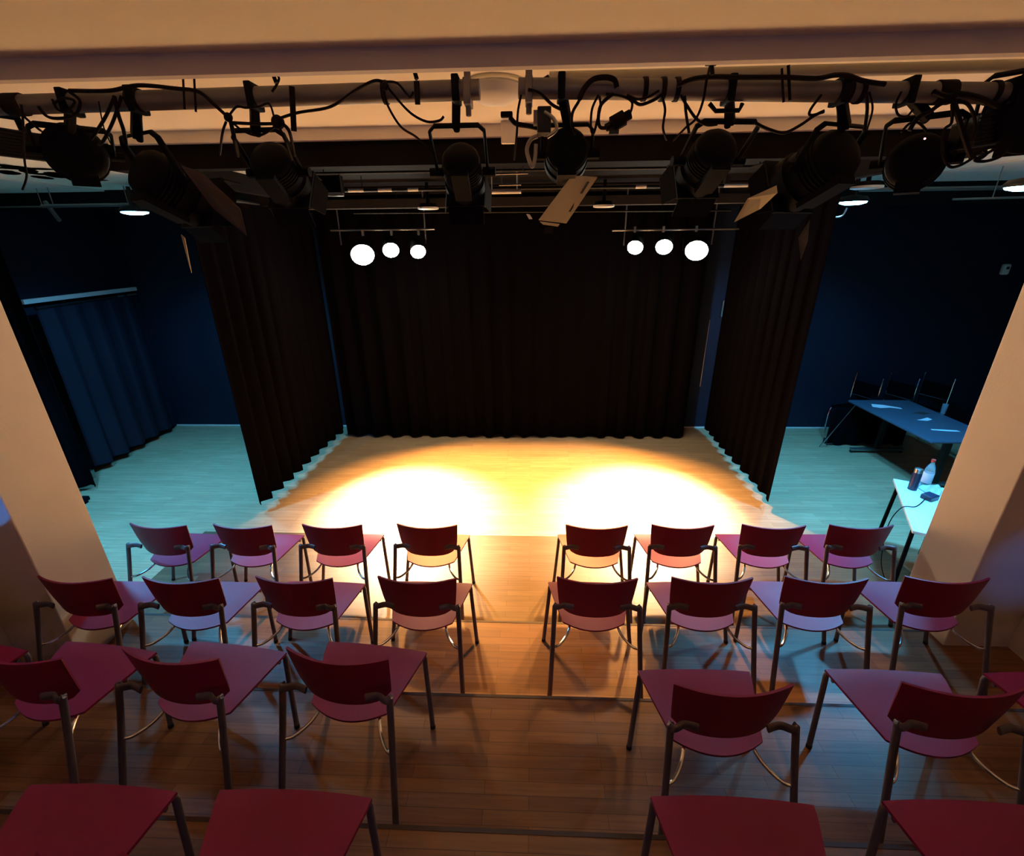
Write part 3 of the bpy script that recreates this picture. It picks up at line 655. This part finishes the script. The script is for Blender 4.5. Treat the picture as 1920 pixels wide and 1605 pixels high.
# ================================================================== stage rig
def bar(label, p, q, r, m, name='stage_pipe', cat='pipe', group='pipes under the black stage ceiling', hang=3.585):
    p = Vector(p); q = Vector(q); bm = bmesh.new(); add_tube(bm, [Vector((0, 0, 0)), q - p], r, 10)
    if hang:
        for f in (0.12, 0.88):
            c = (q - p) * f; add_tube(bm, [c, Vector((c.x, c.y, hang - p.z))], min(0.005, r * 0.5), 6)
    o = obj(name, bm, m, smooth=True); o.location = p
    return tag(o, label, cat, group)
bar('dark pipe crossing the stage ceiling with painted highlights', (-2.3, 5.2, 3.455), (2.5, 5.2, 3.44), 0.016, 'dkmetal')
bar('thin dark pipe in front, high under the stage ceiling', (-2.3, 4.3, 3.50), (2.4, 4.3, 3.49), 0.010, 'dkmetal')
bm = bmesh.new(); add_box(bm, (0, 0, 0), (5.2, 0.12, 0.10)); add_box(bm, (-2.2, 0, 0.13), (0.06, 0.06, 0.17)); add_box(bm, (2.2, 0, 0.13), (0.06, 0.06, 0.17)); o = obj('stage_beam_casing', bm, 'greyflap', bevel=0.006); o.location = (-0.05, 5.8, 3.37); tag(o, 'olive grey casing running across the stage ceiling', 'casing')
bar('thin rail under the olive grey casing', (-2.2, 6.2, 3.30), (2.4, 6.2, 3.27), 0.011, 'dkmetal')
for k, (a, b, Y, z) in enumerate([(652, 681, 5.18, 0), (708, 734, 5.18, 0), (764, 784, 5.18, 0), (1192, 1212, 5.18, 0), (1245, 1268, 5.18, 0), (1357, 1402, 5.18, 0)]):  # pale sleeves that imitate bright highlights on the shiny pipe
    x0 = at(a, 357, Y).x; x1 = at(b, 357, Y).x; zz = 3.455 - (x0 + 2.3) * 0.003
    bm = bmesh.new(); add_tube(bm, [Vector((0, 0, 0)), Vector((x1 - x0, 0, 0))], 0.0175, 12); o = obj('pipe_highlight', bm, 'tube'); o.location = (x0, 5.2, zz)
    tag(o, ['long', 'middle', 'short', 'short', 'bright', 'long thin'][k] + ' pale painted highlight on the dark ceiling pipe, ' + ['leftmost of all', 'second from the left', 'third from the left', 'first right of the yellow flap', 'second right of the yellow flap', 'rightmost of all'][k], 'highlight', 'painted highlights on the stage pipe')
bar('pale unlit tube left of the yellow flap lantern', at(915, 360, 4.9), at(977, 359, 4.9), 0.020, 'tube', 'unlit_tube', 'tube', None)
bar('thin pale rod above the unlit tube', at(912, 327, 4.25), at(990, 325, 4.25), 0.007, 'steel', 'thin_rod', 'rod', None)
bar('short faint rod just over the unlit tube', at(936, 347, 4.7), at(977, 346, 4.7), 0.008, 'steel', 'thin_rod', 'rod', None)
# framed black vent
t = thing('ceiling_vent', 'black framed vent box hanging under the stage ceiling left', 'vent', tuple(at(604, 345, 4.7)))
W, Hh = 0.30, 0.18
bm = bmesh.new(); add_box(bm, (0, 0.05, 0), (W * 1.1, 0.09, Hh * 0.8)); obj('vent_body', bm, 'blackceil', t)
for nm, c, s in (('frame_bar', (0, 0, Hh / 2), (W * 1.15, 0.02, 0.008)), ('frame_bar', (0, 0, -Hh / 2), (W * 1.25, 0.03, 0.026)), ('frame_bar', (W * 0.57, 0, 0.0), (0.010, 0.02, Hh))):
    bm = bmesh.new(); add_box(bm, c, s); obj(nm, bm, 'steel' if c[2] < 0 else 'dkmetal', t)
bar('slanting thin rod left of the framed vent', at(553, 346, 4.6), at(567, 376, 4.6), 0.008, 'steel', 'thin_rod', 'rod', None)
def downlight(label, px, py, Y, r):
    t = thing('ceiling_downlight', label, 'lamp', tuple(at(px, py, Y)), 0, 'unlit ceiling lamps over the stage')
    bm = bmesh.new(); add_lathe(bm, [(r, 0.012), (r, -0.006), (r * 0.85, -0.010), (0, -0.012)], Matrix.Identity(4), 24); obj('diffuser', bm, 'tube', t, smooth=True)
    top = 3.56 - t.location.z
    bm = bmesh.new(); add_lathe(bm, [(r * 0.9, 0.012), (r * 0.8, 0.05), (0.02, 0.055), (0.018, max(0.07, top))], Matrix.Identity(4), 16); obj('mount', bm, 'blackceil', t)
downlight('unlit pale round lamp above the three left stage lamps', 803, 391, 5.6, 0.115)
downlight('unlit pale round lamp above the three right stage lamps', 1132, 387, 5.6, 0.115)
downlight('unlit pale round lamp behind the wide yoke lantern', 1435, 274, 3.72, 0.10)
downlight('unlit pale round lamp above the right cyan wing lamp', 1625, 352, 4.9, 0.13)
for k, (px, py, lab) in enumerate([(852, 389, 'small bright bracket under the thin yoke lantern'), (1340, 363, 'small bright bracket under the wide yoke lantern')]):
    bm = bmesh.new(); add_box(bm, (0, 0, 0), (0.07, 0.02, 0.012)); add_box(bm, (-0.035, 0, 0.02), (0.012, 0.02, 0.045)); zc = 3.585 - at(px, py, 5.4).z; add_box(bm, (-0.035, 0.0, zc / 2), (0.006, 0.006, zc)); o = obj('small_bracket', bm, 'tube'); o.location = at(px, py, 5.4); tag(o, lab, 'bracket')
# the two light bars with three lit lamps each
for side, (a, b, lab) in {-1: (620, 815, 'thin light bar carrying the three left stage lamps'), 1: (1148, 1385, 'thin light bar carrying the three right stage lamps')}.items():
    Y = 6.42; p = at(a, 432, Y); q = at(b, 429, Y); q.z = p.z
    t = thing('light_bar', lab, 'light bar', tuple(p))
    bm = bmesh.new(); add_tube(bm, [Vector((0, 0, 0)), q - p], 0.014, 10); obj('bar', bm, 'steel', t, smooth=True)
    for hx in ((636, 797) if side < 0 else (1172, 1338)):
        x = at(hx, 430, Y).x - p.x
        bm = bmesh.new(); add_tube(bm, [(x, 0, 3.56 - p.z), (x, 0, -0.18)], 0.010, 8); obj('drop_rod', bm, 'steel', t)
for k, (P_, T_, e, c, hlf, b, r, lab) in enumerate(STAGE):
    P_ = Vector(P_); d = (Vector(T_) - P_).normalized()
    vis = (CAM - P_).normalized()
    ax = (d * 0.55 + vis * 0.45).normalized()
    t = thing('stage_lamp', lab, 'stage lamp', tuple(P_), 0, 'lit lamps on the light bars')
    F = frame_to(ax); r0 = r
    bm = bmesh.new(); add_lathe(bm, [(0.02, -0.20), (r0 * 0.6, -0.19), (r0 * 0.8, -0.13), (r0 * 0.95, -0.02), (r0 * 1.02, -0.005), (r0 * 0.98, 0.0), (r0 * 0.9, -0.01)], F, 24); obj('housing', bm, 'black', t, smooth=True)
    bm = bmesh.new(); add_lathe(bm, [(r0 * 0.97, 0.0), (r0 * 0.94, 0.012), (r0 * 0.7, 0.03), (r0 * 0.35, 0.042), (0, 0.046)], F, 28); obj('lens', bm, 'lens', t, smooth=True)
    bz = at(700, 432, 6.42).z - P_.z; sd = F @ Vector((1, 0, 0)); sd.z = 0; sd.normalize()
    hh = max(bz - 0.05, 0.12)
    bm = bmesh.new(); add_tube(bm, [sd * r0 * 1.05 + Vector((0, 0.05, 0)), sd * r0 * 1.05 + Vector((0, 0.08, hh * 0.6)), Vector((0, 0.12, hh)), -sd * r0 * 1.05 + Vector((0, 0.08, hh * 0.6)), -sd * r0 * 1.05 + Vector((0, 0.05, 0))], 0.007, 6); obj('yoke', bm, 'black', t)
    bm = bmesh.new(); add_box(bm, (0, 0.12, hh + 0.02), (0.03, 0.04, 0.07)); obj('hook_clamp', bm, 'steel', t)
# cyan lamps in the wings
for k, (P_, lab) in enumerate(zip(WINGL, ['glowing cyan ceiling lamp over the left wing', 'glowing cyan ceiling lamp beside the right side curtain', 'glowing cyan ceiling lamp at the right edge', 'cyan ceiling lamp over the left wing just outside the photo'])):
    t = thing('wing_lamp', lab, 'lamp', P_, 0, 'cyan lamps over the wings')
    bm = bmesh.new(); add_lathe(bm, [(0.0, -0.045), (0.07, -0.043), (0.115, -0.03), (0.125, -0.012), (0.12, 0.0)], Matrix.Identity(4), 28); obj('lens', bm, 'cyanlens', t, smooth=True)
    bm = bmesh.new(); add_lathe(bm, [(0.128, -0.018), (0.135, 0.0), (0.11, 0.03), (0.03, 0.045), (0.018, 0.22)], Matrix.Identity(4), 28); obj('lamp_body', bm, 'dkmetal', t, smooth=True)
bar('grey pipe leading to the left cyan lamp', (-5.2, 5.22, 3.355), (-4.10, 5.20, 3.355), 0.018, 'steel', 'wing_pipe', 'pipe', 'pipes over the wings', 3.53)
bar('thin grey pipe from the left wall', (-6.2, 5.3, 3.36), (-5.1, 5.25, 3.35), 0.008, 'steel', 'wing_pipe', 'pipe', 'pipes over the wings', 3.53)
bm = bmesh.new(); add_box(bm, (0, 0, 0), (0.03, 0.03, 0.22), Quaternion((0, 1, 0), math.radians(-25))); o = obj('wall_bracket', bm, 'steel'); o.location = at(98, 396, 5.4); tag(o, 'dim slanted bracket under the left wing pipe', 'bracket')
bar('pale blue lit pipe from the right cyan lamp to the right edge', (3.27, 5.32, 3.395), (6.9, 5.35, 3.395), 0.020, 'steel', 'wing_pipe', 'pipe', 'pipes over the wings', 3.53)
bar('thin shiny rod below the right wing pipe', (3.9, 4.9, 3.27), (6.5, 4.5, 3.28), 0.009, 'steel', 'wing_pipe', 'rod', 'pipes over the wings', 3.53)
bm = bmesh.new(); add_tube(bm, spline([Vector((0, 0, 0)), Vector((-0.03, 0, -0.07)), Vector((-0.10, 0, -0.085)), Vector((-0.15, 0, -0.08))]), 0.008, 6); o = obj('cable_hook', bm, 'steel'); o.location = at(1588, 390, 5.2); tag(o, 'small bent hook below the right cyan lamp', 'hook')
# small things on the back wall right of the curtain
bm = bmesh.new(); add_box(bm, (0, 0, 0), (0.03, 0.02, 0.24)); o = obj('wall_strip', bm, 'steel'); o.location = at(1355, 579, 7.31); tag(o, 'short white strip on the back wall between the right curtains', 'strip')
p = at(1331, 600, 7.32); q = at(1310, 725, 7.32); bm = bmesh.new(); add_tube(bm, [Vector((0, 0, 0)), Vector((0, 0, q.z - p.z))], 0.006, 6); o = obj('wall_cable', bm, 'steel'); o.location = p; tag(o, 'thin vertical cable on the back wall beside the black curtain', 'cable')
t = thing('wall_sensor', 'small pale box high on the right wing wall', 'sensor', tuple(at(1885, 505, YB - 0.03)))
bm = bmesh.new(); add_box(bm, (0, 0, 0), (0.10, 0.06, 0.15)); obj('sensor_body', bm, 'white', t, bevel=0.02)
bm = bmesh.new(); add_box(bm, (0.0, -0.032, 0.02), (0.035, 0.01, 0.035)); obj('sensor_window', bm, 'dkmetal', t)
# dark thing on the floor by the left curtain, white stopper
bm = bmesh.new(); add_box(bm, (0, 0, 0.02), (0.26, 0.07, 0.04)); add_box(bm, (0.05, 0.05, 0.03), (0.08, 0.10, 0.05)); o = obj('floor_clamp', bm, 'black', bevel=0.005); o.location = (-5.62, 4.72, 0); tag(o, 'small black clamp lying on the floor below the narrow left curtain', 'clamp')
bm = bmesh.new(); add_box(bm, (0, 0, 0.06), (0.08, 0.05, 0.12)); o = obj('wall_socket', bm, 'steel', bevel=0.006); o.location = (-6.02, 5.38, 0.0); tag(o, 'small grey box at the foot of the left wing curtain', 'box')

# ================================================================== right wing furniture
t = thing('folding_table', 'dark blue topped table with loose papers in the right wing', 'table', (5.10, 5.85, 0))
bm = bmesh.new(); add_box(bm, (0, 0, 0.725), (0.86, 1.52, 0.03)); obj('tabletop', bm, 'tabletop', t, bevel=0.01)
for s in (-1, 1):
    bm = bmesh.new(); add_box(bm, (0, s * 0.52, 0.38), (0.07, 0.05, 0.66)); col = obj('leg', bm, 'dkmetal', t, bevel=0.005)
    bm = bmesh.new(); add_box(bm, (0, s * 0.52, 0.055), (0.74, 0.06, 0.035)); obj('foot_bar', bm, 'steel', col, bevel=0.008)
    for q in (-1, 1):
        bm = bmesh.new(); add_tube(bm, [(q * 0.35 - 0.012, s * 0.52, 0.025), (q * 0.35 + 0.012, s * 0.52, 0.025)], 0.025, 12); obj('castor', bm, 'rubber', col, smooth=True)
def sheet(label, c, pts, name='paper_sheet', m='paper', th=0.0015):
    bm = bmesh.new(); vs = [bm.verts.new((x, y, 0)) for x, y in pts]; f = bm.faces.new(vs); e_ = bmesh.ops.extrude_face_region(bm, geom=[f]); bmesh.ops.translate(bm, verts=[q for q in e_['geom'] if isinstance(q, bmesh.types.BMVert)], vec=(0, 0, th))
    o = obj(name, bm, m); o.location = c; return tag(o, label, 'paper', 'papers lying on the dark table')
def tpos(px, py): 
    r = RX * (px - 960) + DN * (py - 802.5) + FW * FPX; return CAM + r * ((0.7405 - CAM.z) / r.z)
sheet('bright crumpled white papers at the far end of the dark table', tpos(1659, 762), [(-0.18, -0.02), (-0.12, 0.10), (0.02, 0.06), (0.17, -0.06), (0.16, -0.11), (0.04, -0.05), (-0.10, -0.07)])
sheet('small pale paper in the middle of the dark table', tpos(1730, 785), [(-0.11, -0.05), (-0.03, -0.02), (0.09, 0.04), (0.10, -0.03), (0.0, -0.08)])
sheet('grey leaflet beside the small pale paper', tpos(1727, 775), [(-0.11, 0.0), (0.04, 0.06), (0.13, 0.0), (-0.02, -0.06)], m='steel')
sheet('long narrow white paper at the near end of the dark table', tpos(1772, 807), [(-0.15, 0.01), (-0.14, 0.04), (0.14, 0.0), (0.15, -0.04), (0.02, -0.03)])
t = thing('drinking_glass', 'tall clear glass on the dark table', 'glass', tuple(tpos(1767, 776)))
bm = bmesh.new(); add_lathe(bm, [(0.026, 0), (0.033, 0.14), (0.030, 0.14), (0.024, 0.006)], Matrix.Identity(4), 20); obj('glass_wall', bm, 'glass', t, smooth=True)
# black draped flight case behind the table
t = thing('draped_case', 'low case draped in black cloth on the floor behind the dark table', 'case', (5.09, 6.68, 0))
bm = bmesh.new(); add_box(bm, (0, 0, 0.33), (1.04, 0.10, 0.50)); obj('case_body', bm, 'black', t, bevel=0.02)
bm = bmesh.new(); vs = []
obj('drape', curtain_mesh((-0.55, -0.075), (0.55, -0.075), 0.04, 0.60, wave=0.22, amp=0.02, seed=9), 'curtain', t, smooth=True)
for i, (px, lab) in enumerate([(-0.5, 0), (0.5, 0)]):
    bm = bmesh.new(); add_box(bm, (px, 0, 0.04), (0.08, 0.12, 0.08)); obj('case_foot', bm, 'rubber', t)
# plain chairs with chrome frames against the back wall
def wing_chair(label, loc, rz, src=None):
    t = thing('chrome_frame_chair', label, 'chair', loc, rz, 'black chairs behind the dark table')
    bm = bmesh.new(); add_box(bm, (0, 0, 0.45), (0.40, 0.40, 0.03)); obj('seat', bm, 'curtain', t, bevel=0.01)
    bm = bmesh.new(); add_box(bm, (0, 0.19, 0.76), (0.38, 0.02, 0.18)); obj('backrest', bm, 'curtain', t, bevel=0.008)
    for s in (-1, 1):
        bm = bmesh.new(); add_tube(bm, spline([(s * 0.20, 0.20, 0.97), (s * 0.20, 0.20, 0.50), (s * 0.20, 0.22, 0.0)]), 0.010, 8); obj('leg', bm, 'chrome', t, smooth=True)
        bm = bmesh.new(); add_tube(bm, spline([(s * 0.20, 0.18, 0.44), (s * 0.20, -0.18, 0.44), (s * 0.20, -0.20, 0.0)]), 0.010, 8); obj('leg', bm, 'chrome', t, smooth=True)
    bm = bmesh.new(); add_tube(bm, [(-0.20, 0.2, 0.62), (0.20, 0.2, 0.62)], 0.009, 8); obj('cross_rail', bm, 'chrome', t)
    return t
wc = wing_chair('black chair with chrome posts, leftmost behind the dark table', (5.07, 7.04, 0), math.radians(-68))
dup(wc, (5.60, 7.04, 0), math.radians(-68), 'black chair with chrome posts, middle one by the back wall')
dup(wc, (6.12, 7.04, 0), math.radians(-68), 'black chair with chrome posts, rightmost by the back wall')
bm = bmesh.new(); add_tube(bm, [(0, 0, 0), (0.36, 0.02, 0.66)], 0.010, 8); add_tube(bm, [(0.03, 0, 0.06), (0.13, 0.0, 0.05)], 0.008, 8); o = obj('metal_rod', bm, 'chrome'); o.location = (4.40, 6.55, 0.01); tag(o, 'thin slanting metal rod leaning against the black draped case', 'rod')
dup(proto, (6.02, 5.75, 0), math.radians(-8), 'red chair on the far side of the dark table, partly behind the right pillar', 'red chairs in rows facing the stage')
# bright table at the right pillar
A = Vector((3.588, 4.168, 0)); u = Vector((-0.472, -0.882, 0)); v = Vector((0.882, -0.472, 0)); ang = math.atan2(v.y, v.x)
t = thing('side_table', 'white topped table glowing cyan beside the right pillar', 'table', tuple(A + u * 0.51 + v * 0.20), ang)
bm = bmesh.new(); add_box(bm, (0, 0, 0.727), (0.40, 1.02, 0.026)); obj('tabletop', bm, 'whitetop', t, bevel=0.004)
for sx in (-1, 1):
    for sy in (-1, 1):
        bm = bmesh.new(); add_tube(bm, [(sx * 0.17, sy * 0.40, 0.71), (sx * 0.185, sy * 0.47, 0)], 0.017, 8); obj('leg', bm, 'black', t, smooth=True)
c = tpos(1710, 917); t = thing('thermos_flask', 'dark thermos flask standing on the bright table', 'flask', tuple(c)); t.location.z = 0.74
bm = bmesh.new(); add_lathe(bm, [(0.036, 0), (0.036, 0.16), (0.03, 0.175)], Matrix.Identity(4), 20); obj('flask_body', bm, 'darkblue', t, smooth=True)
bm = bmesh.new(); add_lathe(bm, [(0.031, 0.176), (0.031, 0.215), (0.02, 0.22)], Matrix.Identity(4), 20); obj('flask_lid', bm, 'steel', t, smooth=True)
c = tpos(1733, 912); t = thing('water_bottle', 'clear plastic bottle with a red cap on the bright table', 'bottle', tuple(c)); t.location.z = 0.74
bm = bmesh.new(); add_lathe(bm, [(0.038, 0), (0.040, 0.02), (0.040, 0.17), (0.030, 0.21), (0.014, 0.245), (0.014, 0.26)], Matrix.Identity(4), 20); obj('bottle_body', bm, 'glass', t, smooth=True)
bm = bmesh.new(); add_lathe(bm, [(0.0405, 0.05), (0.0408, 0.051), (0.0408, 0.15), (0.0405, 0.151)], Matrix.Identity(4), 20); obj('bottle_label', bm, 'paper', t, smooth=True)
bm = bmesh.new(); add_lathe(bm, [(0.017, 0.26), (0.017, 0.285), (0.012, 0.287)], Matrix.Identity(4), 16); obj('cap', bm, 'redcap', t, smooth=True)
c = tpos(1752, 922); bm = bmesh.new(); rnd = random.Random(3)
g = [[bm.verts.new(((i - 3) * 0.035, (j - 3) * 0.03, 0.012 + rnd.uniform(0, 0.035) * (1 if 0 < i < 6 and 0 < j < 6 else 0))) for j in range(7)] for i in range(7)]
for i in range(6):
    for j in range(6): bm.faces.new((g[i][j], g[i + 1][j], g[i + 1][j + 1], g[i][j + 1]))
bmesh.ops.solidify(bm, geom=bm.faces[:], thickness=0.002)
o = obj('plastic_bag', bm, 'paper'); o.location = (c.x, c.y, 0.74); tag(o, 'crumpled pale bag on the bright table', 'bag')
c = tpos(1742, 935); t = thing('black_device', 'small black device with a cable on the bright table', 'device', (c.x, c.y, 0.74), 0.4)
bm = bmesh.new(); add_box(bm, (0, 0, 0.022), (0.12, 0.09, 0.044)); obj('device_body', bm, 'darkblue', t, bevel=0.008)
p0 = Vector((c.x, c.y, 0.755)); e1 = tpos(1700, 950); e1.z = 0.745
bm = bmesh.new(); pts = spline([p0 - Vector((0.05, 0.02, 0)), Vector((e1.x + 0.08, e1.y, 0.744)), Vector((e1.x - 0.05, e1.y - 0.01, 0.735)), Vector((e1.x - 0.12, e1.y - 0.02, 0.55)), Vector((e1.x - 0.10, e1.y - 0.05, 0.2)), Vector((e1.x - 0.05, e1.y - 0.1, 0.02))])
add_tube(bm, [q - p0 for q in pts], 0.004, 6); o = obj('device_cable', bm, 'cable', smooth=True); o.location = p0; tag(o, 'thin cable falling from the bright table to the floor', 'cable')

t = thing('violet_fill_lamp', 'added dim violet fill lamp on the wall behind the seats, outside the photo', 'lamp', (0, -3.08, 2.3))  # unseen housing for the added violet fill light
bm = bmesh.new(); add_box(bm, (0, -0.02, 0), (1.3, 0.10, 0.20)); obj('lamp_body', bm, 'black', t, bevel=0.01)
bm = bmesh.new(); add_box(bm, (0, 0.035, 0), (1.2, 0.012, 0.15)); obj('diffuser', bm, mat('violet_fill_panel', (1, 1, 1), 0.5, emit=(0.6, 0.35, 1.0), estr=1.5), t)

for (p, q, e, h, b), lab in zip(BLUESP, ['small blue spotlight behind the camera on the left', 'small blue spotlight behind the camera on the right']):
    t = thing('blue_spotlight', lab, 'spotlight', p); d_ = (Vector(q) - Vector(p)).normalized()
    bm = bmesh.new(); add_lathe(bm, [(0.02, -0.14), (0.04, -0.12), (0.04, -0.03), (0.045, -0.02)], frame_to(d_), 16); obj('housing', bm, 'black', t, smooth=True)
    bm = bmesh.new(); add_tube(bm, [Vector((0, -0.08, 0.03)), Vector((0, -0.08, 3.435 - p[2]))], 0.01, 8); obj('mount', bm, 'black', t)
